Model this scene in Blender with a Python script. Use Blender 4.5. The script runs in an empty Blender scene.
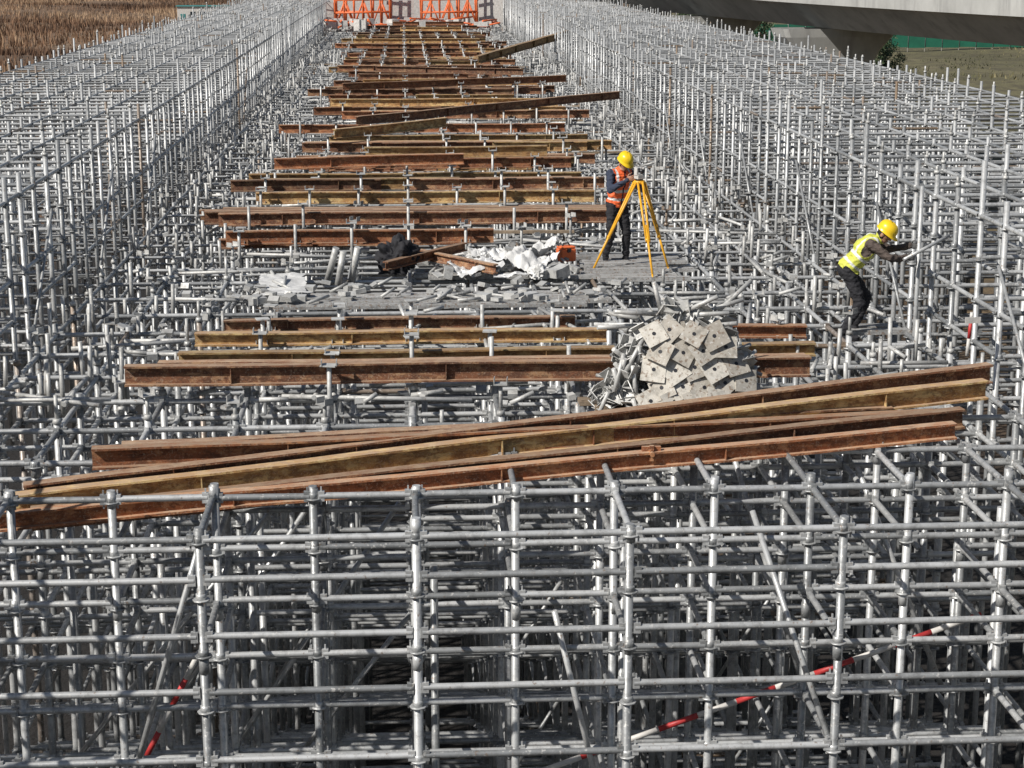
import bpy, bmesh, math, random
import numpy as np
from mathutils import Vector, Matrix, noise as mnoise
random.seed(7); np.random.seed(7)
R=random.random
def U(a,b): return a+(b-a)*random.random()
scene=bpy.context.scene
COL=scene.collection
GZ=-8.0

# ---------------------------------------------------------------- builder
class MB:
    def __init__(s): s.v=[];s.l=[];s.c=[];s.sm=[];s.t=[];s.m=[];s.n=0
    def _add(s,verts,loops,counts,smooth,tint,mat):
        s.v.append(verts.reshape(-1,3)); s.l.append(loops.ravel()+s.n); s.c.append(counts); s.sm.append(smooth); s.t.append(tint)
        s.m.append(np.full(len(counts),mat,dtype=np.int32)); s.n+=len(verts.reshape(-1,3))
    def tubes(s,segs,n=8,caps=True,mat=0):
        if not segs: return
        A=np.array([(*a,*b,r0,r1,t) for (a,b,r0,r1,t) in segs],dtype=np.float64)
        P0=A[:,0:3];P1=A[:,3:6];R0=A[:,6];R1=A[:,7];T=A[:,8];N=len(A)
        D=P1-P0; L=np.linalg.norm(D,axis=1,keepdims=True); L[L==0]=1; D=D/L
        ref=np.tile([0.,0.,1.],(N,1)); ref[np.abs(D[:,2])>.9]=[1.,0.,0.]
        Uu=np.cross(D,ref); Uu/=np.linalg.norm(Uu,axis=1,keepdims=True); V=np.cross(D,Uu)
        a=np.arange(n)*2*np.pi/n; ca=np.cos(a);sa=np.sin(a)
        ring=Uu[:,None,:]*ca[None,:,None]+V[:,None,:]*sa[None,:,None]
        v=np.concatenate([P0[:,None,:]+ring*R0[:,None,None],P1[:,None,:]+ring*R1[:,None,None]],axis=1)
        i=np.arange(n); j=(i+1)%n
        q=np.stack([i,j,j+n,i+n],axis=1)
        base=(np.arange(N)*2*n)[:,None,None]
        s._add(v,(q[None]+base),np.full(N*n,4),np.ones(N*n,bool),np.repeat(T,2*n),mat)
        if caps:
            s.n-=N*2*n
            c=np.stack([i[::-1],i+n])[None]+base
            s.l.append(c.ravel()+s.n); s.c.append(np.full(N*2,n)); s.sm.append(np.zeros(N*2,bool)); s.m.append(np.full(N*2,mat,dtype=np.int32))
            s.n+=N*2*n
    def boxes(s,bx,mat=0):
        if not bx: return
        N=len(bx)
        C=np.array([b[0] for b in bx],float);AX=np.array([b[1] for b in bx],float);AY=np.array([b[2] for b in bx],float);AZ=np.array([b[3] for b in bx],float)
        H=np.array([b[4] for b in bx],float);T=np.array([b[5] for b in bx],float)
        sg=np.array([(-1,-1,-1),(1,-1,-1),(1,1,-1),(-1,1,-1),(-1,-1,1),(1,-1,1),(1,1,1),(-1,1,1)],float)
        v=C[:,None,:]+sg[None,:,0,None]*(AX*H[:,0:1])[:,None,:]+sg[None,:,1,None]*(AY*H[:,1:2])[:,None,:]+sg[None,:,2,None]*(AZ*H[:,2:3])[:,None,:]
        q=np.array([(3,2,1,0),(4,5,6,7),(0,1,5,4),(1,2,6,5),(2,3,7,6),(3,0,4,7)])
        base=(np.arange(N)*8)[:,None,None]
        s._add(v,q[None]+base,np.full(N*6,4),np.zeros(N*6,bool),np.repeat(T,8),mat)
    def polys(s,verts,faces,tint=.5,mat=0,smooth=False):
        v=np.array(verts,float)
        s._add(v,np.array([i for f in faces for i in f]),np.array([len(f) for f in faces]),np.full(len(faces),smooth),np.full(len(v),tint),mat)
    def make(s,name,mats,parent=None):
        me=bpy.data.meshes.new(name)
        v=np.concatenate(s.v);l=np.concatenate(s.l);c=np.concatenate(s.c)
        me.vertices.add(len(v)); me.vertices.foreach_set('co',v.ravel().astype(np.float32))
        me.loops.add(len(l)); me.loops.foreach_set('vertex_index',l.astype(np.int32))
        st=np.concatenate([[0],np.cumsum(c)[:-1]]).astype(np.int32)
        me.polygons.add(len(c)); me.polygons.foreach_set('loop_start',st)
        for m in mats: me.materials.append(m)
        me.polygons.foreach_set('material_index',np.concatenate(s.m).astype(np.int32))
        me.polygons.foreach_set('use_smooth',np.concatenate(s.sm))
        me.update(calc_edges=True); me.validate()
        at=me.attributes.new('tint','FLOAT','POINT'); at.data.foreach_set('value',np.concatenate(s.t).astype(np.float32))
        ob=bpy.data.objects.new(name,me); COL.objects.link(ob)
        if parent: ob.parent=parent
        return ob
def empty(name,loc=(0,0,0),rz=0):
    e=bpy.data.objects.new(name,None); e.location=loc; e.rotation_euler=(0,0,rz); COL.objects.link(e); return e
X3=(1,0,0);Y3=(0,1,0);Z3=(0,0,1)
def abox(c,h,t=.5): return (c,X3,Y3,Z3,h,t)
def rbox(c,h,ang,t=.5,tilt=0):
    m=Matrix.Rotation(ang,3,'Z')@Matrix.Rotation(tilt,3,'X')
    return (c,tuple(m.col[0]),tuple(m.col[1]),tuple(m.col[2]),h,t)

# ---------------------------------------------------------------- materials
def newmat(name):
    m=bpy.data.materials.new(name); m.use_nodes=True; nt=m.node_tree; b=nt.nodes['Principled BSDF']; return m,nt,b
def nd(nt,t,**k):
    n=nt.nodes.new(t)
    for a,b in k.items(): setattr(n,a,b)
    return n
def noise(nt,scale,detail=4,rough=.6,stretch=None,coord='Object'):
    tc=nd(nt,'ShaderNodeTexCoord'); n=nd(nt,'ShaderNodeTexNoise'); n.inputs['Scale'].default_value=scale; n.inputs['Detail'].default_value=detail; n.inputs['Roughness'].default_value=rough
    if stretch:
        mp=nd(nt,'ShaderNodeMapping'); mp.inputs['Scale'].default_value=stretch; nt.links.new(tc.outputs[coord],mp.inputs[0]); nt.links.new(mp.outputs[0],n.inputs['Vector'])
    else: nt.links.new(tc.outputs[coord],n.inputs['Vector'])
    return n.outputs['Fac']
def ramp(nt,fac,stops,interp='LINEAR'):
    r=nd(nt,'ShaderNodeValToRGB'); r.color_ramp.interpolation=interp
    e=r.color_ramp.elements
    while len(e)<len(stops): e.new(.5)
    for i,(p,c) in enumerate(stops):
        e[i].position=p; e[i].color=(*c,1) if len(c)==3 else c
    nt.links.new(fac,r.inputs[0]); return r.outputs[0]
def mix(nt,fac,a,b,mode='MIX'):
    m=nd(nt,'ShaderNodeMix',data_type='RGBA',blend_type=mode)
    for s,v in ((m.inputs[0],fac),(m.inputs[6],a),(m.inputs[7],b)):
        if isinstance(v,(int,float)): s.default_value=v
        elif isinstance(v,tuple): s.default_value=(*v,1)
        else: nt.links.new(v,s)
    return m.outputs[2]
def bump(nt,b,h,st=.3,d=.02):
    n=nd(nt,'ShaderNodeBump'); n.inputs['Strength'].default_value=st; n.inputs['Distance'].default_value=d
    nt.links.new(h,n.inputs['Height']); nt.links.new(n.outputs[0],b.inputs['Normal'])
G=lambda x:(x,x,x)
def steel(name,lo=(.24,.25,.255),hi=(.60,.61,.61),metal=.3,rough=.40,rustamt=.64):
    m,nt,b=newmat(name)
    at=nd(nt,'ShaderNodeAttribute',attribute_name='tint')
    base=ramp(nt,at.outputs['Fac'],[(0,(.26,.19,.13)),(.06,(.30,.25,.21)),(.1,lo),(1,hi)])
    n1=noise(nt,9,5,.7)
    sh=ramp(nt,n1,[(.3,G(.5)),(.5,G(.95)),(.75,G(1.2))])
    c=mix(nt,1.0,base,sh,'MULTIPLY')
    n2=noise(nt,23,3,.6)
    c=mix(nt,ramp(nt,n2,[(rustamt,G(0)),(rustamt+.06,G(.7))]),c,(.20,.13,.085))
    n3=noise(nt,31,2,.5)
    c=mix(nt,ramp(nt,n3,[(.62,G(0)),(.68,G(.6))]),c,(.66,.65,.62))
    nt.links.new(c,b.inputs['Base Color']); b.inputs['Metallic'].default_value=metal
    nt.links.new(ramp(nt,n1,[(.3,G(rough+.2)),(.7,G(rough-.1))]),b.inputs['Roughness'])
    bump(nt,b,n2,.15,.004); return m
M_st=steel('galvanised_steel')
M_jack=steel('jack_steel',(.32,.32,.31),(.64,.64,.62),.2,.5)
M_plate=steel('plate_steel',(.40,.37,.32),(.68,.65,.58),.08,.55,.58)
def rust(name,dark=(.055,.026,.017),mid=(.19,.08,.04),tan=(.36,.215,.115),bias=0):
    m,nt,b=newmat(name)
    oi=nd(nt,'ShaderNodeObjectInfo')
    n1=noise(nt,1.8,8,.8,(.6,2,4)); n2=noise(nt,9,6,.8,(.7,1.5,1.5)); n3=noise(nt,45,3,.7); n4=noise(nt,6,6,.75)
    c=ramp(nt,n1,[(.36+bias,dark),(.44+bias,mid),(.53+bias,mid),(.60+bias,tan)])
    c=mix(nt,ramp(nt,n2,[(.46,G(0)),(.56,G(.7))]),c,dark)
    c=mix(nt,ramp(nt,n4,[(.54,G(0)),(.60,G(.7))]),c,tan)
    c=mix(nt,ramp(nt,n3,[(.55,G(0)),(.66,G(.5))]),c,(.44,.34,.25))
    ge=nd(nt,'ShaderNodeNewGeometry');sp=nd(nt,'ShaderNodeSeparateXYZ');nt.links.new(ge.outputs['Normal'],sp.inputs[0])
    up=ramp(nt,sp.outputs['Z'],[(.5,G(0)),(.9,G(1))])
    du=ramp(nt,n2,[(.35,G(.1)),(.6,G(.85))]); f=mix(nt,1.0,up,du,'MULTIPLY')
    c=mix(nt,f,c,(.40,.29,.20))
    k=ramp(nt,oi.outputs['Random'],[(0,G(.75)),(1,G(1.5))])
    c=mix(nt,1.0,c,k,'MULTIPLY')
    nt.links.new(c,b.inputs['Base Color']); b.inputs['Roughness'].default_value=.78; b.inputs['Metallic'].default_value=.05
    bump(nt,b,n2,.6,.008); return m
M_rust=rust('rusted_steel'); M_rusty=rust('rusted_yellow_paint_steel',(.12,.056,.026),(.38,.22,.085),(.56,.42,.20),-.03)
M_rustr=rust('rust_orange_steel',(.075,.03,.016),(.27,.10,.042),(.40,.20,.095))
def simple(name,col,rough=.6,var=.25,sc=8,metal=0,bmp=0,bs=20):
    m,nt,b=newmat(name)
    n=noise(nt,sc,5,.65)
    c=mix(nt,1.0,tuple(col),ramp(nt,n,[(.3,G(1-var)),(.7,G(1+var))]),'MULTIPLY')
    nt.links.new(c,b.inputs['Base Color']); b.inputs['Roughness'].default_value=rough; b.inputs['Metallic'].default_value=metal
    if bmp: bump(nt,b,noise(nt,bs,4,.6),bmp,.02)
    return m
m,nt,b=newmat('viaduct_concrete')
n1=noise(nt,.4,6,.65);n2=noise(nt,1.4,5,.7,(1,1,.12))
c=mix(nt,1.0,(.44,.44,.42),ramp(nt,n1,[(.3,G(.75)),(.7,G(1.15))]),'MULTIPLY')
c=mix(nt,ramp(nt,n2,[(.5,G(0)),(.7,G(.6))]),c,(.22,.215,.21))
nt.links.new(c,b.inputs['Base Color']);b.inputs['Roughness'].default_value=.88;bump(nt,b,n1,.2,.05)
M_conc=m
M_tarp=simple('white_sheeting',(.64,.64,.63),.6,.25,4,0,.5,9)
M_black=simple('black_cloth',(.018,.018,.022),.85,.4,12,0,.4,18)
M_navy=simple('navy_cloth',(.03,.04,.07),.85,.35,12,0,.4,18)
M_brownc=simple('brown_cloth',(.085,.065,.055),.85,.35,12,0,.4,18)
M_ovest=simple('orange_vest',(.85,.15,.04),.6,.2,14,0,.3,14)
M_yvest=simple('yellow_green_vest',(.58,.60,.09),.6,.2,14,0,.3,14)
M_refl=simple('reflective_tape',(.66,.67,.66),.35,.12,20)
M_skin=simple('skin',(.38,.20,.13),.55,.12,20)
M_glove=simple('work_glove',(.10,.10,.10),.8,.3,30)
M_hair=simple('hair',(.012,.01,.009),.5,.2,40)
M_helm=simple('yellow_helmet_plastic',(.85,.58,.02),.3,.08,6)
M_trip=simple('yellow_tripod_paint',(.78,.40,.03),.4,.2,8)
M_orange=simple('orange_paint',(.72,.16,.05),.5,.35,3)
M_red=simple('red_paint',(.45,.04,.04),.5,.4,12)
M_white=simple('white_paint',(.6,.58,.55),.5,.25,9)
M_dark=simple('dark_metal',(.03,.03,.035),.4,.2,9)
M_wood=simple('weathered_wood',(.26,.20,.14),.8,.4,5,0,.3,25)
M_plank=steel('steel_plank',(.25,.25,.245),(.45,.45,.44),.15,.65,.56)
M_green=simple('green_barrier',(.015,.13,.08),.6,.2,.5)
M_bark=simple('bark',(.09,.06,.04),.9,.3,6)
M_leaf=simple('leaf',(.035,.06,.022),.7,.6,.6)
M_teal=simple('teal_sheet',(.06,.25,.25),.6,.15,1)
M_glass=simple('window_glass',(.02,.03,.04),.1,.1,1)

# ---------------------------------------------------------------- ground
m,nt,b=newmat('ground_soil')
tc=nd(nt,'ShaderNodeTexCoord'); sx=nd(nt,'ShaderNodeSeparateXYZ'); nt.links.new(tc.outputs['Object'],sx.inputs[0])
n1=noise(nt,.035,8,.65); n2=noise(nt,.6,6,.7)
mr=nd(nt,'ShaderNodeMapRange'); mr.inputs['From Min'].default_value=14; mr.inputs['From Max'].default_value=34; nt.links.new(sx.outputs['X'],mr.inputs[0])
left=ramp(nt,n1,[(.3,(.085,.055,.035)),(.5,(.20,.125,.075)),(.7,(.28,.20,.13))])
right=ramp(nt,n1,[(.3,(.085,.08,.04)),(.55,(.15,.135,.07)),(.75,(.22,.19,.12))])
c=mix(nt,mr.outputs[0],left,right)
c=mix(nt,ramp(nt,n2,[(.35,G(.75)),(.55,G(0))]),c,(.05,.04,.03))
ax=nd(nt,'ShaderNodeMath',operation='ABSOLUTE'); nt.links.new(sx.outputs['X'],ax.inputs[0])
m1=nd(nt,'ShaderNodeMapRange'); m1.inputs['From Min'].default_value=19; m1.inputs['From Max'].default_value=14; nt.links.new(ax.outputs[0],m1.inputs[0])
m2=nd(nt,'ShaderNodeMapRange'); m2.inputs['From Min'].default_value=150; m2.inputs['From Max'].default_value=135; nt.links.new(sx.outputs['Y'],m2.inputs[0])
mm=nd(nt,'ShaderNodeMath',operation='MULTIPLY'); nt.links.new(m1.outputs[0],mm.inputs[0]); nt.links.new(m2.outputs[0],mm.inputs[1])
c=mix(nt,mm.outputs[0],c,(.014,.012,.011))  # soil colour taken near black below the scaffolding, painted shade for its dark interior
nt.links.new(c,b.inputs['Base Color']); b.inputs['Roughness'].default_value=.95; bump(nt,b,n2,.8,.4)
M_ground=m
mb=MB(); xs=np.concatenate([np.linspace(-1500,-150,8),np.linspace(-120,160,36),np.linspace(200,1500,8)]); ys=np.concatenate([np.linspace(-300,120,12),np.linspace(140,600,46),np.linspace(700,3000,8)])
V=[];F=[]
for j,y in enumerate(ys):
    for i,x in enumerate(xs):
        h=0
        if abs(x)>22 and y>60 or y>160: h=1.3*mnoise.noise(Vector((x*.03,y*.03,0)))+.5*mnoise.noise(Vector((x*.1,y*.1,3)))
        if x<-22 and y>120: h+=.8
        V.append((x,y,GZ+h))
nx=len(xs)
for j in range(len(ys)-1):
    for i in range(nx-1): F.append((j*nx+i,j*nx+i+1,(j+1)*nx+i+1,(j+1)*nx+i))
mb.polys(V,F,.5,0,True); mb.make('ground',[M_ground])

m,nt,b=newmat('dry_reeds'); at=nd(nt,'ShaderNodeAttribute',attribute_name='tint')
nt.links.new(ramp(nt,at.outputs['Fac'],[(0,(.07,.04,.025)),(.5,(.23,.13,.075)),(1,(.42,.29,.18))]),b.inputs['Base Color']); b.inputs['Roughness'].default_value=.9
M_reed=m
def grass(name,n,fx,fy,hmin,hmax,wmin,wmax,mat,thr=.0):
    v=np.zeros((n,3,3));t=np.zeros(n);k=0
    while k<n:
        x=fx();y=fy(x)
        q=mnoise.noise(Vector((x*.06,y*.04,9)))
        if q<thr+U(-.25,.05): continue
        h=U(hmin,hmax)*(1+.6*q);w=U(wmin,wmax);a=U(0,3.14);dx=math.cos(a)*w;dy=math.sin(a)*w
        g=GZ-.2+1.3*mnoise.noise(Vector((x*.03,y*.03,0)))+.5*mnoise.noise(Vector((x*.1,y*.1,3)))+(.8 if x<-22 else 0)
        v[k]=[(x-dx,y-dy,g),(x+dx,y+dy,g),(x+U(-.3,.3),y+U(-.3,.3),g+h)]
        q2=mnoise.noise(Vector((x*.03,y*.02,5)))
        t[k]=min(1,max(0,.45+q2*1.3+U(-.35,.35)));k+=1
    mb=MB(); mb._add(v,np.arange(n*3),np.full(n,3),np.zeros(n,bool),np.repeat(t,3),0); return mb.make(name,[mat])
grass('dry_grass',90000,lambda:U(-150,-18),lambda x:110+410*R()**1.4,.5,1.4,.06,.16,M_reed,-.15)
m,nt,b=newmat('olive_grass'); at=nd(nt,'ShaderNodeAttribute',attribute_name='tint')
nt.links.new(ramp(nt,at.outputs['Fac'],[(0,(.05,.055,.025)),(.5,(.14,.13,.06)),(1,(.26,.22,.12))]),b.inputs['Base Color']); b.inputs['Roughness'].default_value=.9
grass('field_grass',22000,lambda:U(30,150),lambda x:U(120,400),.2,.5,.05,.14,m,-.15)

# ---------------------------------------------------------------- scaffolding
scaf=empty('scaffolding')
std_n,std_f,led_n,led_f,brc,ros_n,ros_f,jk,jbox,wedge=[],[],[],[],[],[],[],[],[],[]
RUSTOK=[False]
def tn():
    r=R()
    if r<.03 and RUSTOK[0]: return U(0,.07)
    return U(.12,1)
GX0=.05; PX=.9
cx=[GX0+PX*k for k in range(-5,8)]
rowsY=[14.3+1.2*k for k in range(0,93)]
RS,RL,RR=.038,.030,.074
beams={}
def addrow(k,x0,x1,n=2,mat=0,z=.20): beams[k]=(x0,x1,z,n,mat)
addrow(4,-2.85,4.55,2,0); addrow(5,-2.4,2.6,1,1,.12); addrow(6,-2.35,2.5,1,1,.10); addrow(7,-2.2,2.4,1,0,.02)
addrow(12,-2.6,1.2,1,2); addrow(14,-3.3,3.5,5,0); addrow(16,-2.6,3.7,1,1);addrow(17,-3.1,3.6,2,0,.3);addrow(19,-3.0,3.9,1,1,.12); addrow(20,-2.5,3.9,2,2,.3)
addrow(21,-2.3,3.4,1,0,.1);addrow(22,-2.4,4.0,2,0,.1);addrow(23,-2.6,4.6,3,0,.28);addrow(25,-2.0,4.2,1,1)
k=27
while k<86:
    addrow(k,U(-3.1,-1.4),U(3.2,5.2),random.choice([1,1,2,2]),random.choice([0,0,2,1,2]),U(.08,.34)); k+=random.choice([1,1,2,2,3])
zones=[(1.8,4.0,17.5,19.0),(-2.3,2.9,23.7,25.6),(2.3,4.5,25.4,28.4),(5.2,6.45,21.6,23.4),(.3,2.4,25.6,28.2),(-1.0,1.0,25.6,27.6)]
def inz(x,y): return any(a<=x<=b and c<=y<=d for a,b,c,d in zones)
def uhead(x,y,z0,z1,near,hd=None):
    t=tn()
    jk.append(((x,y,z0),(x,y,z1),.021,.021,t))
    jk.append(((x,y,z0+.005),(x,y,z0+.055),.05,.038,t))
    if hd is None and R()<.45:
        return
    a=U(-.9,.9) if hd is None else hd; c,s=math.cos(a),math.sin(a)
    jbox.append(rbox((x,y,z1),(.07,.065,.006),a,t))
    for sg in (-1,1):
        jbox.append(rbox((x+c*.066*sg,y+s*.066*sg,z1+.035),(.004,.055,.032),a,t))
for ri,Y in enumerate(rowsY):
    near=Y<27; RUSTOK[0]=ri>4
    depth=-7.9 if Y<34 else -3.2
    STD=std_n if near else std_f; LED=led_n if near else led_f; ROS=ros_n if near else ros_f
    rs=RS if near else .034; rl=RL if near else .027; rr=RR if near else .066
    for ci,x in enumerate(cx):
        if ri==0 and (ci-5)%2: continue
        jx,jy=x+U(-.012,.012),Y+U(-.012,.012)
        top=U(.06,.16)
        if ri==2: top=.03
        if ri==3: top=.03 if x>4.5 else U(.03,.12)
        if inz(x,Y): top=.0
        t=tn()
        STD.append(((jx,jy,depth),(jx+U(-.01,.01),jy,top),rs,rs,t))
        if near and ri<3:
            for zc in (top-.02,-1.02+U(-.1,.1),-3.0): STD.append(((jx,jy,zc-.14),(jx,jy,zc),rs*1.13,rs*1.13,t))
        if 0<ri<12 and R()<.45:
            STD.append(((jx+.16,jy+.6,depth),(jx+.16,jy+.6,U(-1.2,-.3)),rs,rs,tn()))
        if ri in beams and beams[ri][0]-.2<x<beams[ri][1]+.2 and not inz(x,Y):
            zb=beams[ri][2]; uhead(jx,jy,min(top,zb-.05),zb-.008,near,0.0)
            hw=.07+beams[ri][3]*.0675
            if ri>3 and R()<(.8 if ri>6 else .6):
                zt=zb+U(.24,.42) if ri>6 else zb+U(.12,.4); yy=Y-hw-.06
                jk.append(((jx,yy,-.2),(jx,yy,zt),.026,.026,U(.4,1))); 
                if R()<.8: 
                    tt=U(.5,1);jbox.append(rbox((jx,yy,zt+.006),(.085,.07,.007),U(-.3,.3),tt))
                    for sg in(-1,1): jbox.append(rbox((jx+sg*.08,yy,zt+.035),(.005,.06,.03),0,tt))
            if ri>4 and R()<.5:
                zt=zb+U(.2,.35); yy=Y+hw+.06
                jk.append(((jx,yy,-.2),(jx,yy,zt),.026,.026,U(.4,1))); jbox.append(rbox((jx,yy,zt+.006),(.08,.07,.007),U(-.3,.3),U(.5,1)))
        elif ri>=3 and not inz(x,Y) and not(ri==3 and x>3.5):
            if R()<.75: uhead(jx,jy,top,U(.14,.45),near)
            if R()<.35: uhead(jx+random.choice([.3,.45]),jy+U(-.05,.05),-.1,U(.1,.3),near)
        lv=np.arange(0,depth,-.5) if near else [0,-.5,-1.0,-1.5,-2.]
        for z in lv:
            t=tn();ROS.append(((jx,jy,z-.034),(jx,jy,z-.022),rr,rr,t))
            if near: ROS.append(((jx,jy,z-.022),(jx,jy,z+.03),rs*1.2,rs*1.2,t))
    if ri==0: lv=[0,-.35,-.85,-1.35,-1.97,-2.5,-3,-3.5,-4,-4.5,-5,-5.5,-6.5,-7.5]
    elif ri==1: lv=[0,-.48,-.97,-1.5,-2,-2.5,-3,-3.5,-4,-4.5,-5,-6,-7]
    elif Y<34: lv=[-.5*i for i in range(15)]
    else: lv=[0,-.5,-1,-1.5,-2.5]
    for z in lv:
        full=(z in (0,-.5)) or ri<2
        for ci in range(0,len(cx)-1):
            if ri==0:
                if (ci-5)%2: continue
                xe=cx[min(ci+2,len(cx)-1)]
            else: xe=cx[ci+1]
            if not full and R()<(.12 if Y<20 else .25): continue
            t=tn(); x=cx[ci]
            zz=z+U(-.004,.004)
            LED.append(((x+.045,Y,zz),(xe-.045,Y,zz+U(-.004,.004)),rl,rl,t))
            if near:
                for xx in (x+.062,xe-.062):
                    wedge.append(abox((xx,Y,zz),(.03,.024,.046),t))
                    if ri<6: wedge.append(abox((xx,Y,zz+.0),(.007,.008,.085),t))
    if ri<len(rowsY)-1:
        lv=([0,-.5,-1,-1.5,-2,-3,-4,-5,-6,-7] if Y<34 else [0,-.5,-1.5])
        for z in lv:
            for ci,x in enumerate(cx):
                if ri==0 and (ci-5)%2: continue
                if ri==1 and z==0 and x<.6: continue
                if ri==0 and z in(-.5,-1.5): continue
                if z<-.9 and R()<.4: continue
                t=tn();zz=z+.0+U(-.004,.004)
                LED.append(((x,Y+.045,zz),(x,Y+1.155,zz),rl,rl,t))
                if near:
                    wedge.append(abox((x,Y+.062,zz),(.024,.03,.046),t)); wedge.append(abox((x,Y+1.138,zz),(.024,.03,.046),t))
for (z,Y) in ((0,14.3),(-.85,14.3),(-1.35,14.3),(-1.97,14.3),(0,15.5),(-.48,15.5),(-.97,15.5),(-1.5,15.5)):
    led_n.append(((-6.2,Y,z),(-4.5,Y,z),RL,RL,tn()))
for x in (-5.35,-6.2): std_n.append(((x,15.5,-7.9),(x,15.5,.1),RS,RS,.7))
def wing(xl,inner,base_top):
    k=0
    Y=12.6
    far=126
    while Y<far:
        near=Y<27; RUSTOK[0]=Y>30
        STD=std_n if near else std_f; LED=led_n if near else led_f; ROS=ros_n if near else ros_f
        rs=.034 if near else .031; rl=.028 if near else .026
        bot=-7.9 if Y<24 else -2.4
        for i,x in enumerate(xl):
            jx,jy=x+U(-.02,.02),Y+U(-.02,.02)
            top=base_top+U(.08,.25)+ (U(.1,.3) if R()<.12 else 0)
            if i==0: top+=U(.05,.2)
            t=tn()
            STD.append(((jx,jy,bot if i<2 else max(bot,-2.4 if Y>20 else bot)),(jx+U(-.015,.015),jy,top),rs,rs,t))
            if R()<.5:
                zt=top+U(.06,.16)
                jk.append(((jx,jy,top),(jx,jy,zt),.020,.020,tn())); jk.append(((jx,jy,top+.002),(jx,jy,top+.04),.044,.038,tn()))
            for z in np.arange(base_top,-1.6,-.5):
                if Y<70 and (i<2 or z>base_top-.8): ROS.append(((jx,jy,z-.034),(jx,jy,z-.022),.068,.068,tn()))
                if near and i<2: ROS.append(((jx,jy,z-.022),(jx,jy,z+.03),rs*1.2,rs*1.2,t))
        for z in [base_top,base_top-.5,base_top-1,base_top-1.5,base_top-2,base_top-2.5,base_top-3]:
            for i in range(len(xl)-1):
                if z<base_top-.1 and R()<.22: continue
                a,b_=sorted((xl[i],xl[i+1])); t=tn()
                LED.append(((a+.045,Y,z),(b_-.045,Y,z),rl,rl,t))
                if near: 
                    for xx in (a+.06,b_-.06): wedge.append(abox((xx,Y,z),(.028,.022,.044),t))
        for z in [base_top,base_top-1,base_top-1.5,base_top-2.5]:
            for i,x in enumerate(xl):
                if z<base_top-.1 and (i%2==1) : continue
                if z<base_top-.1 and R()<.2: continue
                LED.append(((x,Y+.045,z),(x,Y+.9-.045,z),rl,rl,tn()))
        if k%6==0:
            brc.append(((inner,Y,base_top-1.95),(inner,Y+1.8,base_top-.45),.021,.021,tn()))
        Y+=.9;k+=1
wing([6.75+.9*i for i in range(8)],6.70,1.72)
wing([-4.95-.9*i for i in range(7)],-4.90,1.72)
RUSTOK[0]=False
for ri in (5,9):
    Y=rowsY[ri]
    for c0 in range(0,len(cx)-1,3):
        zt=-.5-(ri%4)*.5
        for s in range(3):
            a=cx[c0]; b_=cx[min(c0+1,len(cx)-1)]
            brc.append(((a,Y+.06,zt-1.5*(s+1)),(b_,Y+.06,zt-1.5*s),.024,.024,tn()))
for (a,b_) in (((-1.75,15.43,0),(-2.55,15.43,-2.6)),((1.3,15.4,-1.1),(1.75,15.4,-3.0)),((-2.9,18,-3.6),(-.8,18,-.5)),((-2.3,17.2,-3.9),(-.1,17.2,-.6)),((-3.4,17.0,-3.2),(-1.2,17.0,-.4)),((3.2,17,-.1),(4.1,17,-2.9)),((4.4,16.8,-.2),(5.4,16.8,-2.6)),((3.1,15.45,-.2),(3.6,14.35,-1.9)),((-1.2,17.1,-3.3),(.1,17.1,-1.6))):
    brc.append((a,b_,.027,.027,U(.7,1)))
mb=MB(); mb.tubes(std_n,12); mb.tubes(std_f,6); mb.make('standards',[M_st],scaf)
mb=MB(); mb.tubes(led_n,10,False); mb.tubes(led_f,5,False); mb.make('ledgers',[M_st],scaf)
mb=MB(); mb.tubes(brc,8); mb.make('braces',[M_st],scaf)
mb=MB(); mb.tubes(ros_n,8); mb.tubes(ros_f,5); mb.boxes(wedge); mb.make('rosettes',[M_st],scaf)
mb=MB(); mb.tubes(jk,7); mb.boxes(jbox); mb.make('screw_jacks',[M_jack],scaf)

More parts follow.
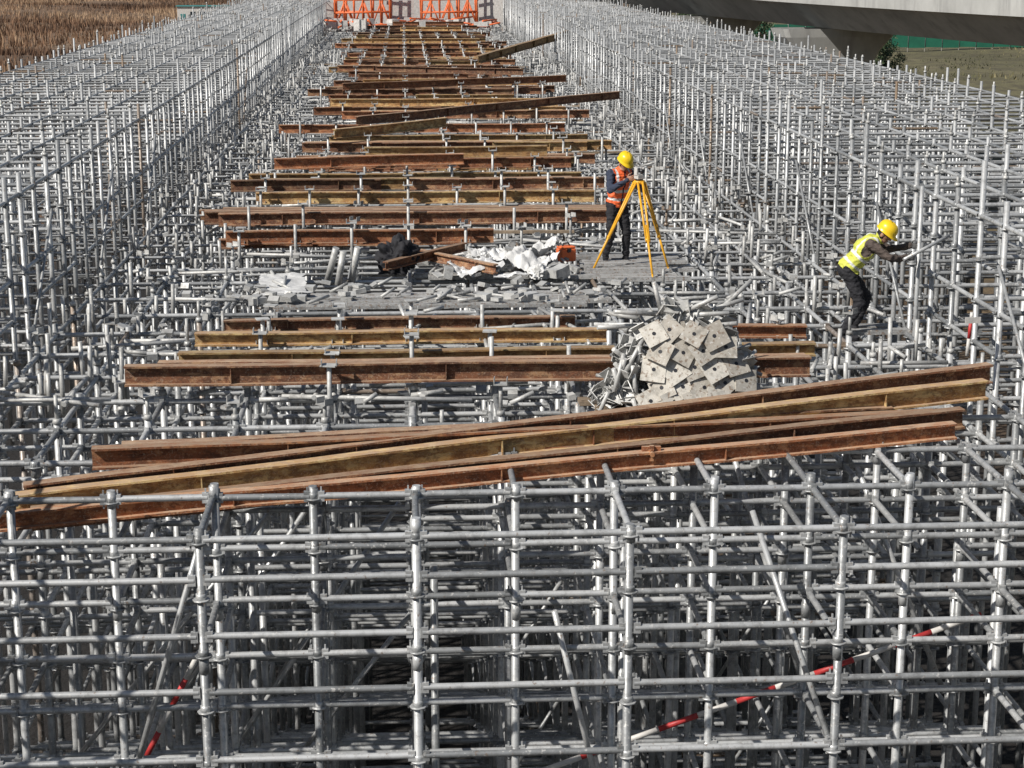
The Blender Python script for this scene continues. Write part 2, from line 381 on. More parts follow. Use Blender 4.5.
# ---------------------------------------------------------------- I beams
BM=[M_rust,M_rusty,M_rustr]
def ibeam(p0,p1,mat,h=.22,w=.14,tf=.02,tw=.012):
    p0=Vector(p0);p1=Vector(p1);d=(p1-p0);L=d.length;d.normalize()
    s=d.cross(Vector((0,0,1))).normalized();u=s.cross(d).normalized()
    prof=[(-w/2,-h/2),(w/2,-h/2),(w/2,-h/2+tf),(tw/2,-h/2+tf),(tw/2,h/2-tf),(w/2,h/2-tf),(w/2,h/2),(-w/2,h/2),(-w/2,h/2-tf),(-tw/2,h/2-tf),(-tw/2,-h/2+tf),(-w/2,-h/2+tf)]
    V=[];n=max(2,int(L/.3));ph=U(0,9);sd=U(0,50)
    for i in range(n+1):
        q=p0+d*(L*i/n)+u*(.006*math.sin(ph+i*.5))+s*.008*mnoise.noise(Vector((i*.3,sd,0)))
        for k_,(a,b_) in enumerate(prof):
            w_=.005*mnoise.noise(Vector((i*1.3,k_,sd)))
            V.append(tuple(q+s*a+u*(b_+w_)))
    F=[]
    for i in range(n):
        for j in range(12): F.append((i*12+j,i*12+(j+1)%12,(i+1)*12+(j+1)%12,(i+1)*12+j))
    o=n*12
    for o_,fl in ((0,1),(o,0)):
        for q in ((0,1,2,11),(11,2,3,10),(10,3,4,9),(9,4,5,8),(8,5,6,7)):
            f=tuple(o_+i for i in q); F.append(f[::-1] if fl else f)
    # web stiffener plates every so often
    x=U(.8,2.2)
    while x<L-.3:
        q=p0+d*x;b0=len(V)
        for dd in(-.005,.005):
            for a,b_ in((tw/2+.001,-h/2+tf+.001),(w/2-.006,-h/2+tf+.001),(w/2-.006,h/2-tf-.001),(tw/2+.001,h/2-tf-.001)): V.append(tuple(q+d*dd+s*a+u*b_))
        F+= [(b0,b0+1,b0+2,b0+3),(b0+7,b0+6,b0+5,b0+4),(b0+1,b0+5,b0+6,b0+2)]
        x+=U(1.6,3)
    mb=MB(); mb.polys(V,F); 
    return mb.make('steel_i_beam',[mat])
for k,(x0,x1,z,n,mt) in beams.items():
    Y=rowsY[k]; hh=.22 if k not in(5,6,7) else .16
    for i in range(n):
        off=(i-(n-1)/2)*.15
        xa,xb=x0+U(-.35,.35),x1+U(-.4,.4); mt_=BM[mt if i==0 or R()<.5 else random.choice([0,1,2])]
        if (R()<.5 and k>8):
            xm=U(xa+1.5,xb-1.5); ibeam((xa,Y+off,z+.112),(xm,Y+off+U(-.03,.03),z+.112),mt_);ibeam((xm+U(.02,.6),Y+off,z+.112),(xb,Y+off+U(-.03,.03),z+.112),BM[random.choice([0,0,1])])
        else: ibeam((xa,Y+off+U(-.01,.01),z+hh/2+.002),(xb,Y+off+U(-.02,.02),z+hh/2+.002),mt_,hh)
    if n>=2 and k>8 and R()<.35:
        ibeam((x0+U(0,2),Y+U(-.05,.2),z+.112+.226),(x1-U(0,1.5),Y+U(-.1,.3),z+.112+.226),BM[random.choice([0,1,2])])
ibeam((3.9,20.3,.22),(4.75,20.32,.22),M_rusty,.16); ibeam((3.7,21.5,.2),(4.9,21.45,.2),M_rustr,.16)
ibeam((-3.5,15.95,-.08),(6.05,17.95,.47),M_rust,.2,.14)
ibeam((-3.6,15.78,-.13),(5.95,17.75,.35),M_rusty,.2,.14)
ibeam((-3.4,15.72,-.24),(5.5,17.05,.23),M_rust,.2,.13)
ibeam((-3.7,15.60,-.22),(5.35,16.80,.16),M_rustr,.16,.12)
ibeam((-2.95,16.38,.13),(5.3,17.30,.135),M_rustr,.2,.14)
ibeam((-2.7,16.56,.13),(4.9,17.5,.14),M_rust,.2,.14)
ibeam((-1.2,45.5,.66),(6.3,53,.72),M_rust); ibeam((2.9,71,.75),(7.6,84,1.2),M_rusty,.3,.2)
ibeam((1.0,43.5,.8),(-1.6,41.5,.72),M_rusty); ibeam((-2.6,36.2,.65),(1.2,36.9,.65),M_rustr)
ibeam((.2,27.0,.3),(1.3,25.9,.25),M_rust,.14,.1); ibeam((-.3,25.9,.3),(.9,27.4,.35),M_rustr,.13,.1)
ibeam((-1.9,57,.7),(5.4,60.5,.7),M_rustr); ibeam((-1.0,66,.7),(4.2,64,.7),M_rust)
ibeam((-3.0,28.9,.18),(.8,29.1,.2),M_rust,.16,.12)
mb=MB(); mb.boxes([abox((2.3,16.40,.10),(.09,.02,.06)),abox((2.3,16.37,.10),(.02,.02,.075))]); mb.tubes([((2.3,16.35,.1),(2.3,16.31,.1),.025,.025,.5)],8); mb.make('beam_clamp',[M_rustr])

# ---------------------------------------------------------------- loose parts
lt,lb=[],[]
for i in range(1300):
    Y=18.6+ (R()**1.5)*100; x=U(-4.3,6.3)
    if inz(x,Y) : continue
    x=round((x-GX0)/PX)*PX+GX0+U(-.18,.18) if R()<.5 else x
    z=U(.035,.09); a=random.choice([0,1.57])+random.gauss(0,.25); t=U(.3,1)
    r=R()
    if r<.5: lb.append(rbox((x,Y,z),(U(.03,.08),U(.03,.06),U(.01,.04)),a,t,U(-.5,.5)))
    elif r<.75:
        L=U(.15,.4);dz=U(-.02,.12); lt.append(((x,Y,z),(x+math.cos(a)*L,Y+math.sin(a)*L,max(.03,z+dz)),.026,.026,t))
    else:
        L=U(.8,2.2); x1=min(6.3,max(-4.3,x+math.cos(a)*L)); lt.append(((x,Y,.07),(x1,Y+math.sin(a)*L,.07),.026,.026,t))
for i in range(420):
    Y=19+R()*70; x=random.choice([U(-4.6,-2.9),U(4.6,6.5)]); 
    if inz(x,Y): continue
    lt.append(((x,Y,-.2),(x+U(-.03,.03),Y+U(-.03,.03),U(.1,.5)),.027,.027,tn()))
for i in range(110):
    if R()<.7: x,Y=U(-2.4,3.0),U(24.0,25.3)
    else: x,Y=U(.3,2.5),U(25.7,28.0)
    a=U(0,3.14);t=U(.2,.9)
    if R()<.5: lb.append(rbox((x,Y,.12+U(0,.08)),(U(.04,.09),U(.04,.08),U(.008,.04)),a,t,U(-.6,.6)))
    else: L=U(.15,.5);lt.append(((x,Y,.12),(x+math.cos(a)*L,Y+math.sin(a)*L,.12+U(0,.12)),.022,.022,t))
mb=MB(); mb.tubes(lt,7); mb.boxes(lb); mb.make('loose_scaffold_parts',[M_jack])
def planks(x0,x1,y0,y1,z,name='walkway_planks',mat=None,skip=0):
    bx=[];y=y0
    while y+.24<=y1+.01:
        if R()>=skip:
            a,b_=x0+U(-.3,.3),x1+U(-.3,.3)
            bx.append(rbox(((a+b_)/2,y+.12,z+U(0,.012)),((b_-a)/2,.112,.022),U(-.012,.012),U(.12,1)))
            bx.append(rbox(((a+b_)/2,y+.02,z+.03),((b_-a)/2-.02,.004,.012),0,U(.3,1)))
        y+=.25
    mb=MB(); mb.boxes(bx); return mb.make(name,[mat or M_plank])
planks(-2.1,2.7,24.0,25.3,.06,skip=.15); planks(2.7,4.1,25.9,28.2,.055,skip=.25); planks(5.5,6.4,22.1,22.75,.02); planks(1.85,3.95,17.75,18.95,.05,mat=M_wood)
planks(.4,2.2,26.2,27.7,.055,skip=.2)

# ---------------------------------------------------------------- heap of jack base plates
hp,hr,hd,hu=[],[],[],[]
hc=Vector((2.87,18.45,.08))
def jackobj(p,n,L,plate=True,s=.11):
    n=n.normalized(); a=Vector((1,0,0)); a=(a-n*a.dot(n)).normalized(); a=Matrix.Rotation(random.gauss(.35,.35),3,n)@a; c=n.cross(a); t=U(.1,1)
    if plate:
        hp.append((tuple(p),tuple(a),tuple(c),tuple(n),(s,s,.006),t))
        hd.append((tuple(p+n*.0065),tuple(p+n*.009),.021,.021,.1))
    q=p-n*L; hr.append((tuple(p),tuple(q),.021,.021,U(.2,1)))
    f=U(.3,.7); hr.append((tuple(p-n*L*f),tuple(p-n*(L*f+.04)),.042,.042,U(.2,1)))
def prof_h(u): return 1.03*(1-abs(u)**2.8)*(.97 if u>0 else 1.0)
def prof_y(u,v): return hc.y-.50*(1-.55*v*v)*math.sqrt(max(0,1-abs(u)**3.2))
for r_ in range(5):
    v=.06+r_*.175
    for c_ in range(6):
        u=-.42+c_*.255+(.13 if r_%2 else 0)+U(-.035,.035)
        if u>.98: continue
        h=prof_h(u)
        if v*1.02>h: continue
        p=Vector((hc.x+u*.85,prof_y(u,v)-.06+U(-.05,.05),hc.z+.07+v+U(-.03,.03)))
        n=Vector((u*.3+random.gauss(0,.12),-1,.50+random.gauss(0,.12)))
        jackobj(p,n,U(.4,.5),True,U(.115,.13))
for i in range(22):
    u=U(-.45,.9);v=U(.02,.85)*prof_h(u)
    p=Vector((hc.x+u*.8,prof_y(u,v)+U(.06,.12),hc.z+.05+v)); jackobj(p,Vector((random.gauss(0,.4),-1,random.gauss(.4,.4))),.4,True,.115)
for i in range(120):
    u=U(-.9,.9);v=R()*prof_h(u)*.88;p=Vector((hc.x+u*.7,hc.y+U(-.1,.35),hc.z+v+.03))
    jackobj(p,Vector((U(-1,1),U(-1,1),U(-.6,.6))),U(.25,.4),R()<.15,.10)
def uchan(p,n,t):
    n=n.normalized();a=n.orthogonal().normalized();a=Matrix.Rotation(U(0,6.28),3,n)@a;c=n.cross(a)
    hu.append((tuple(p),tuple(a),tuple(c),tuple(n),(.075,.075,.005),t))
    for s in(-1,1): hu.append((tuple(p+a*.072*s+n*.05),tuple(n),tuple(c),tuple(a),(.05,.075,.004),t))
    hr.append((tuple(p),tuple(p-n*.45),.021,.021,t))
for i in range(60):
    if R()<.55: u=U(-1,-.55);v=U(.05,.9)*prof_h(u*.97)
    else: u=U(-.8,.85);v=prof_h(u)*U(.88,1.03)
    uchan(Vector((hc.x+u*.85,prof_y(u,v)+U(0,.12),hc.z+v)),Vector((u*.5+U(-.6,.6),-.6+U(-.5,.3),U(-.2,1))),U(.3,1))
for i in range(12):
    p=Vector((hc.x-.74+U(-.05,.3),prof_y(-.6,.4)+U(-.1,.1),hc.z+U(.1,.8))); n=Vector((U(-.4,.2),-.15,U(-1,1))); hr.append((tuple(p),tuple(p-n.normalized()*U(.3,.45)),.024,.024,U(.3,1)))
for i in range(10):
    p=Vector((hc.x+U(-.5,.6),hc.y-.2,hc.z+U(.85,1.05)));n=Vector((U(-1,1),U(-.4,.2),U(-.1,.35)));hr.append((tuple(p),tuple(p+n.normalized()*U(.3,.5)),.024,.024,U(.3,1)))
e=empty('jack_pile')
mb=MB(); mb.boxes(hp); mb.make('plates',[M_plate],e)
mb=MB(); mb.tubes(hr,9); mb.boxes(hu); mb.make('rods_and_u_heads',[M_jack],e)
mb=MB(); mb.tubes(hd,8); mb.make('plate_holes',[M_dark],e)

# ---------------------------------------------------------------- sacks, sheets, case, coat
def lump(name,loc,sc,mat,seed=0,amp=.25,f=2.5,rz=0,sub=4):
    bm=bmesh.new(); bmesh.ops.create_icosphere(bm,subdivisions=sub,radius=1)
    for v in bm.verts:
        n=mnoise.fractal(v.co*f+Vector((seed,seed*2,0)),.8,2.1,4)
        rg=abs(mnoise.noise(v.co*f*1.7+Vector((seed,0,4))))
        v.co*=1+amp*n-amp*.8*rg
        v.co.z=max(v.co.z,-.6)
        v.co=Vector((v.co.x*sc[0],v.co.y*sc[1],v.co.z*sc[2]))
    me=bpy.data.meshes.new(name);bm.to_mesh(me);bm.free();me.materials.append(mat)
    for p in me.polygons:p.use_smooth=True
    o=bpy.data.objects.new(name,me);o.location=loc;o.rotation_euler=(0,0,rz);COL.objects.link(o);return o
for i,(x,y,z,a,b_,c) in enumerate([(1.5,26.8,.17,.28,.2,.15),(1.95,26.1,.15,.22,.16,.12),(1.15,27.3,.17,.26,.18,.15)]):
    lump('white_sack',(x,y,z),(a,b_,c),M_tarp,i*3.1,.45,2.0,U(0,3),5)
lump('black_jacket',(-.15,26.5,.3),(.3,.25,.32),M_black,5,.5,1.8,0,5)
def sheet(name,cx_,cy_,z,w,d,mat,amp=.08,seed=0,rz=0):
    V=[];F=[];n=36
    for j in range(n+1):
        for i in range(n+1):
            x=(i/n-.5)*w;y=(j/n-.5)*d
            h=amp*(1+mnoise.fractal(Vector((x*2.2+seed,y*2.2,seed)),.7,2.2,5))+amp*.6*abs(mnoise.noise(Vector((x*6,y*6,seed))))
            c,s=math.cos(rz),math.sin(rz); e_=.06*mnoise.noise(Vector((x*3,y*3,7+seed)))+.05*mnoise.noise(Vector((x*9,y*9,seed)))
            V.append((cx_+(x+e_)*c-y*s,cy_+x*s+(y+e_)*c,z+h))
    for j in range(n):
        for i in range(n): a=j*(n+1)+i;F.append((a,a+1,a+n+2,a+n+1))
    mb=MB();mb.polys(V,F,.5,0,True);return mb.make(name,[mat])
sheet('white_tarpaulin',-1.75,25.4,.12,.65,1.7,M_tarp,.03,2,.1)
for i,(x,y,w_,d_,am,rz_) in enumerate([(1.0,26.3,.7,.6,.13,.4),(1.75,26.6,.6,.9,.17,1.1),(2.1,27.2,.5,.6,.2,.2),(1.3,27.0,.8,.5,.16,2.0),(1.5,25.8,.5,.3,.06,.1)]):
    sheet('white_plastic_sheet',x,y,.1,w_,d_,M_tarp,am,4+i*2.3,rz_)
mb=MB(); mb.boxes([rbox((U(.5,2.3),U(25.8,27.8),.17),(U(.08,.15),U(.06,.11),U(.05,.1)),U(0,3),U(.4,1),U(-.2,.2)) for i in range(14)]+[rbox((U(-2.2,2.6),U(24.1,25.2),.13),(U(.06,.12),U(.05,.1),U(.03,.06)),U(0,3),U(.4,1)) for i in range(14)]); mb.make('grey_boxes',[M_jack])
e=empty('tube_stubs'); mb=MB(); mb.tubes([((-1.15+.17*i+U(-.03,.03),26.1+U(-.2,.2),.0),(-1.1+.17*i+U(-.1,.1),26.1,.45+U(0,.2)),.05,.05,U(.3,.9)) for i in range(3)],14); mb.make('stubs',[M_jack],e)
e=empty('equipment_case'); mb=MB(); mb.boxes([rbox((2.48,27.6,.17),(.13,.10,.10),.4),rbox((2.48,27.6,.29),(.125,.095,.018),.4)]); o=mb.make('case_body',[M_orange],e); bv=o.modifiers.new('b','BEVEL');bv.width=.02;bv.segments=3
mb=MB(); mb.tubes([((2.42,27.57,.30),(2.44,27.58,.35),.012,.012,.5),((2.44,27.58,.35),(2.52,27.62,.35),.012,.012,.5),((2.52,27.62,.35),(2.54,27.63,.30),.012,.012,.5)],8); mb.boxes([rbox((2.52,27.50,.25),(.03,.012,.03),.4)]); mb.make('handle_and_latch',[M_dark],e)
mb=MB(); mb.boxes([rbox((U(-3.5,5),Y_,.13),(U(.5,1.1),.06,.02),U(-.3,.3),.5) for i,Y_ in enumerate(np.random.uniform(29,80,22))]); mb.make('timber_battens',[M_wood])

# ---------------------------------------------------------------- striped poles
def striped(p0,p1,r=.026,step=.3):
    p0=Vector(p0);p1=Vector(p1);L=(p1-p0).length;n=int(L/step)
    a,b_=[],[]
    for i in range(n+1):
        q0=p0+(p1-p0)*(i*step/L);q1=p0+(p1-p0)*(min(L,(i+1)*step)/L)
        (a if (i%2) else b_).append((tuple(q0),tuple(q1),r,r,.5))
    mb=MB();mb.tubes(a,10,True,0);mb.tubes(b_,10,True,1);mb.make('striped_safety_pole',[M_red,M_white])
striped((1.25,16.08,-3.0),(5.5,16.12,-1.5),.028,.4); striped((-2.0,16.1,-1.7),(-2.75,16.1,-3.15),.028); striped((6.3,19.5,.3),(6.33,19.5,.8),.02,.2)
mb=MB(); mb.boxes([rbox((6.28,19.3,.75),(.09,.004,.035),.1)]); mb.make('white_tag',[M_white])

# ---------------------------------------------------------------- people
def person(name,loc,rz,J,mats,hands):
    root=empty(name,loc,rz)
    bm=bmesh.new(); segs=[]
    def sph(p,r,S=None,rot=None):
        M=Matrix.Translation(p)
        if rot is not None: M=M@rot.to_4x4()
        if S: M=M@Matrix.Diagonal((*S,1))
        bmesh.ops.create_icosphere(bm,subdivisions=3,radius=r,matrix=M)
    def cap(a,b_,r0,r1,lab):
        a=Vector(a);b_=Vector(b_);d=b_-a
        sph(a,r0);sph(b_,r1)
        q=Vector((0,0,1)).rotation_difference(d).to_matrix().to_4x4()
        bmesh.ops.create_cone(bm,cap_ends=True,segments=20,radius1=r0,radius2=r1,depth=d.length,matrix=Matrix.Translation((a+b_)/2)@q)
        segs.append((a,b_,r0,r1,lab))
    V_=lambda k:Vector(J[k])
    pel,ch,nk,hd=V_('pelvis'),V_('chest'),V_('neck'),V_('head')
    sp=(ch-pel).normalized(); xr=(V_('shR')-V_('shL')).normalized(); yf=sp.cross(xr).normalized()*-1
    if yf.y<0: yf=-yf
    xr=yf.cross(sp).normalized()
    B=Matrix((xr,yf,sp)).transposed()
    sph(pel,1,(.172,.125,.15),B); sph(pel+(ch-pel)*.5,1,(.165,.12,.2),B); sph(ch,1,(.195,.135,.2),B)
    segs.append((pel-sp*.02,ch+sp*.08,.15,.16,'torso'))
    cap(V_('shL')*.97+ch*.03,V_('shR')*.97+ch*.03,.072,.072,'torso')
    cap(ch+sp*.1,nk,.075,.055,'collar'); cap(nk,hd-Vector((0,.01,.05)),.052,.055,'skin')
    for s in 'LR':
        cap(V_('hip'+s),V_('kn'+s),.098,.073,'leg'); cap(V_('kn'+s),V_('an'+s)+Vector((0,0,.06)),.072,.058,'leg')
        a=V_('an'+s); d=Vector(J.get('toe'+s,(a.x*1.1,a.y+.2,0)))-a; d.z=0; d.normalize()
        fl=a.z-.055
        cap(Vector((a.x,a.y,a.z+.03)),Vector((a.x,a.y,fl+.01))-d*.03,.05,.045,'boot'); cap(Vector((a.x,a.y,fl))-d*.02,Vector((a.x,a.y,fl-.008))+d*.15,.046,.04,'boot')
        cap(V_('sh'+s),V_('el'+s),.070,.054,'arm'); cap(V_('el'+s),V_('wr'+s),.054,.042,'arm')
    hf=Vector(J['look']).normalized(); hx=hf.cross(Vector((0,0,1))).normalized(); hz=hx.cross(hf).normalized()
    H=Matrix((hx,hf,hz)).transposed()
    sph(hd,1,(.076,.096,.105),H); sph(hd+H@Vector((0,.03,-.06)),1,(.055,.06,.06),H)
    sph(hd+H@Vector((0,.102,-.02)),1,(.012,.022,.022),H)
    for s in (-1,1): sph(hd+H@Vector((s*.078,0,-.015)),1,(.012,.02,.032),H)
    segs.append((hd,hd+H@Vector((0,.02,-.04)),.09,.08,'skin'))
    me=bpy.data.meshes.new('tmp');bm.to_mesh(me);bm.free();o=bpy.data.objects.new('tmp',me);COL.objects.link(o)
    rm=o.modifiers.new('r','REMESH');rm.mode='VOXEL';rm.voxel_size=.0085
    sm=o.modifiers.new('s','SMOOTH');sm.factor=.5;sm.iterations=4
    dg=bpy.context.evaluated_depsgraph_get();dg.update();me2=bpy.data.meshes.new_from_object(o.evaluated_get(dg));bpy.data.objects.remove(o)
    def near(p):
        best=9;lab='torso'
        for a,b_,r0,r1,l in segs:
            d=b_-a;t=max(0,min(1,(p-a).dot(d)/d.length_squared));q=(p-a-d*t).length-(r0+(r1-r0)*t)
            if q<best:best=q;lab=l
        return lab
    idx={'vest':0,'refl':1,'arm':2,'leg':3,'boot':4,'skin':5,'hair':6}
    for m_ in (mats['vest'],M_refl,mats['arm'],mats['leg'],M_black,M_skin,M_hair):me2.materials.append(m_)
    Ls=(ch-pel).length
    for pol in me2.polygons:
        c=pol.center;lab=near(c)
        rel=c-pel; lx=rel.dot(xr);lz=rel.dot(sp)/Ls;ly=rel.dot(yf)
        if lab=='collar': lab='arm'
        if lab=='torso' or (lab=='leg' and lz>.05):
            if abs((c-ch).dot(xr))>.17+.0 and lz>.45: lab='arm'
            elif lz>-.12 and c.z>pel.z-.10:
                lab='vest'
                if .16<lz<.29 or .54<lz<.66: lab='refl'
                if .095<abs(lx)<.13 and lz>.6: lab='refl'
                if ly>0 and abs(lx)<.012 : lab='arm'
            else: lab='leg'
        if lab=='skin' and (c-hd).length<.14:
            q=H.transposed()@(c-hd)
            if q.y<.03 and q.z>-.06 and not(abs(q.x)>.075 and q.z<.02): lab='hair'
            if q.z>.05: lab='hair'
        pol.material_index=idx.get(lab,0);pol.use_smooth=True
    nv=len(me2.vertices);vm=[0]*nv
    for pol in me2.polygons:
        if pol.material_index in(0,1):
            for v in pol.vertices: vm[v]=1
        elif pol.material_index in(5,6):
            for v in pol.vertices:
                if not vm[v]: vm[v]=2
    cos=[v.co.copy() for v in me2.vertices];nor=[v.normal.copy() for v in me2.vertices]
    for i in range(nv):
        if vm[i]==2: continue
        p=cos[i];d=.016*mnoise.fractal(Vector((p.x*8,p.y*8,p.z*15)),.7,2,3)-.010*abs(mnoise.noise(Vector((p.x*13,p.y*13,p.z*24))))
        if vm[i]==1:d+=.014
        me2.vertices[i].co=p+nor[i]*d
    body=bpy.data.objects.new('body',me2);COL.objects.link(body);body.parent=root
    def feat(nm,items,mat):
        b2=bmesh.new()
        for p,S in items:
            bmesh.ops.create_icosphere(b2,subdivisions=2,radius=1,matrix=Matrix.Translation(hd+H@Vector(p))@H.to_4x4()@Matrix.Diagonal((*S,1)))
        m3=bpy.data.meshes.new(nm);b2.to_mesh(m3);b2.free();m3.materials.append(mat)
        for p in m3.polygons:p.use_smooth=True
        o3=bpy.data.objects.new(nm,m3);COL.objects.link(o3);o3.parent=root
    feat('eyes',[((s*.03,.086,.008),(.011,.006,.006)) for s in(-1,1)],M_white)
    feat('pupils',[((s*.03,.091,.008),(.005,.003,.005)) for s in(-1,1)]+[((s*.03,.090,.028),(.018,.005,.004)) for s in(-1,1)],M_hair)
    feat('mouth',[((0,.087,-.062),(.022,.006,.005))],simple('lips',(.28,.10,.08)))
    V=[];F=[];ns=32
    prof=[(.132,-.004),(.135,.002),(.123,.010),(.122,.04),(.116,.075),(.099,.108),(.069,.132),(.03,.144),(0.001,.147)]
    for r,z in prof:
        for i in range(ns):
            a=i*2*math.pi/ns;rr=r
            if z<.008: rr=r*(1+.30*max(0,math.sin(a))**3-.02)
            zz=z-(.015*max(0,math.sin(a))**2 if z<.008 else 0)
            rid=.007 if (abs(math.cos(a))<.15 and z>.05) else 0
            V.append(hd+H@Vector((math.cos(a)*rr*.92,math.sin(a)*rr*1.08+.004,zz+.032+rid)))
    for j in range(len(prof)-1):
        for i in range(ns): F.append((j*ns+i,j*ns+(i+1)%ns,(j+1)*ns+(i+1)%ns,(j+1)*ns+i))
    mb=MB();mb.polys([tuple(v) for v in V],F,.5,0,True);h=mb.make('helmet',[M_helm],root)
    so=h.modifiers.new('s','SOLIDIFY');so.thickness=.004
    mb=MB();mb.tubes([(tuple(hd+H@Vector((s*.09,.02,.03))),tuple(hd+H@Vector((s*.02,.05,-.118))),.004,.004,.5) for s in(-1,1)],6);mb.make('chin_strap',[M_black],root)
    for hi,(w,d,n,curl,sd) in enumerate(hands):
        w=Vector(w);d=Vector(d).normalized();n=Vector(n);n=(n-d*n.dot(d)).normalized();sx_=d.cross(n)*sd
        b2=bmesh.new()
        def cp(a,b_,r0,r1):
            dd=b_-a
            for p,r in((a,r0),(b_,r1)): bmesh.ops.create_icosphere(b2,subdivisions=2,radius=r,matrix=Matrix.Translation(p))
            q=Vector((0,0,1)).rotation_difference(dd).to_matrix().to_4x4()
            bmesh.ops.create_cone(b2,cap_ends=True,segments=12,radius1=r0,radius2=r1,depth=dd.length,matrix=Matrix.Translation((a+b_)/2)@q)
        Bm=Matrix((sx_,d,n)).transposed()
        cp(w-d*.04,w+d*.02,.03,.027)
        bmesh.ops.create_icosphere(b2,subdivisions=3,radius=1,matrix=Matrix.Translation(w+d*.055)@Bm.to_4x4()@Matrix.Diagonal((.043,.052,.017,1)))
        for fi,(off,L,) in enumerate(((-.031,.070),(-.010,.080),(.011,.075),(.031,.060))):
            p=w+d*.088+sx_*off; ang=.15; ls=(L*.45,L*.32,L*.26)
            p0=w+d*.05+sx_*off*.9
            cp(p0,p,.010,.010)
            for k_ in range(3):
                ang+=curl; dr=d*math.cos(ang)+n*math.sin(ang)+sx_*off*.8
                q=p+dr.normalized()*ls[k_]; cp(p,q,.0098-.0008*k_,.009-.0008*k_); p=q
        p=w+d*.02-sx_*.03; dr=(d*.6-sx_*.7+n*.35).normalized(); q=p+dr*.045; cp(p,q,.013,.011); dr=(d*.8-sx_*.2+n*.6).normalized(); q2=q+dr*.032;cp(q,q2,.0108,.0095); cp(q2,q2+(d*.7+n*.7).normalized()*.025,.0095,.008)
        m3=bpy.data.meshes.new('t');b2.to_mesh(m3);b2.free();o3=bpy.data.objects.new('t',m3);COL.objects.link(o3)
        rm=o3.modifiers.new('r','REMESH');rm.mode='VOXEL';rm.voxel_size=.0035
        sm=o3.modifiers.new('s','SMOOTH');sm.factor=.4;sm.iterations=2
        dg=bpy.context.evaluated_depsgraph_get();dg.update();m4=bpy.data.meshes.new_from_object(o3.evaluated_get(dg));bpy.data.objects.remove(o3)
        m4.materials.clear();m4.materials.append(mats.get('hand',M_skin))
        for p_ in m4.polygons:p_.use_smooth=True
        o4=bpy.data.objects.new('hand',m4);COL.objects.link(o4);o4.parent=root
    return root
rz1=math.atan2(-.49,-.87)
J1=dict(pelvis=(0,-.04,.95),chest=(0,.03,1.30),neck=(0,.09,1.46),head=(0,.145,1.585),look=(0,.9,-.5),
 shL=(-.185,.04,1.41),shR=(.185,.04,1.41),elL=(-.29,.17,1.17),elR=(.29,.19,1.18),wrL=(-.11,.36,1.32),wrR=(.11,.37,1.35),
 hipL=(-.09,-.03,.90),hipR=(.09,-.03,.90),knL=(-.13,.05,.49),knR=(.14,.01,.49),anL=(-.16,.0,.08),anR=(.17,-.08,.08),toeL=(-.18,.3,0),toeR=(.24,.3,0))
person('surveyor',(3.28,27.55,.03),rz1,J1,dict(vest=M_ovest,arm=M_navy,leg=M_black),
 [((-.11,.36,1.32),(.45,.8,.35),(.8,-.2,.3),.35,1),((.11,.37,1.35),(-.45,.8,.3),(-.8,-.2,.3),.35,-1)])
J2=dict(pelvis=(0,-.16,.88),chest=(0,.06,1.13),neck=(0,.18,1.25),head=(.01,.275,1.325),look=(.35,.85,-.6),
 shL=(-.18,.11,1.22),shR=(.18,.10,1.20),elL=(-.25,.36,1.08),elR=(.27,.33,1.05),wrL=(-.09,.60,1.16),wrR=(.08,.55,1.03),
 hipL=(-.09,-.16,.84),hipR=(.09,-.16,.84),knL=(-.13,.10,.47),knR=(.15,.0,.46),anL=(-.15,-.02,.08),anR=(.20,-.18,.08),toeL=(-.16,.3,0),toeR=(.26,.3,0))
person('scaffolder',(5.74,22.2,-.03),math.radians(-100),J2,dict(vest=M_yvest,arm=M_brownc,leg=M_black,hand=M_glove),
 [((-.09,.60,1.16),(.3,.95,.05),(.9,-.2,0),.6,1),((.08,.55,1.03),(-.2,.95,.05),(-.9,-.2,0),.6,-1)])
mb=MB(); mb.tubes([((6.44,22.08,-1.5),(6.44,22.08,1.9),.028,.028,.7),((6.20,21.90,1.00),(6.85,22.2,1.25),.022,.022,.8)],10); mb.make('held_tube',[M_st],scaf)

# ---------------------------------------------------------------- tripod + total station
e=empty('survey_tripod')
ap=Vector((3.54,27.07,1.36)); seg=[];low=[]
for f in ((2.80,26.85,.0),(3.62,25.95,.06),(3.98,26.75,.02)):
    f=Vector(f);d=(f-ap).normalized();s=d.cross(Vector((0,0,1))).normalized()
    top=ap+Vector((d.x,d.y,0)).normalized()*.07
    for k_ in(-1,1): seg.append((tuple(top+s*.038*k_),tuple(top+(f-top)*.62+s*.024*k_),.018,.016,.5))
    low.append((tuple(top+(f-top)*.45),tuple(f-(f-top).normalized()*.08),.019,.017,.5)); low.append((tuple(f-(f-top).normalized()*.08),tuple(f-Vector((0,0,.03))),.016,.004,.5))
    seg.append((tuple(top+(f-top)*.6-s*.035),tuple(top+(f-top)*.6+s*.035),.022,.022,.5))
seg.append((tuple(ap-Vector((0,0,.03))),tuple(ap+Vector((0,0,.02))),.09,.085,.5))
mb=MB();mb.tubes(seg,12);mb.tubes(low,10,True,0);mb.make('legs_and_head',[M_trip],e)
e2=empty('total_station')
def beveled(nm,boxes,mat,par):
    mb=MB();mb.boxes(boxes);o=mb.make(nm,[mat],par);bv=o.modifiers.new('b','BEVEL');bv.width=.008;bv.segments=2;return o
a=.5;c_=ap+Vector((0,0,.03))
beveled('housing',[rbox(tuple(c_+Vector((0,0,.05))),(.065,.055,.035),a)]+[rbox(tuple(c_+Vector((math.cos(a)*.06*s,math.sin(a)*.06*s,.13))),(.016,.04,.06),a) for s in(-1,1)]+[rbox(tuple(c_+Vector((0,0,.205))),(.075,.012,.008),a)],M_white,e2)
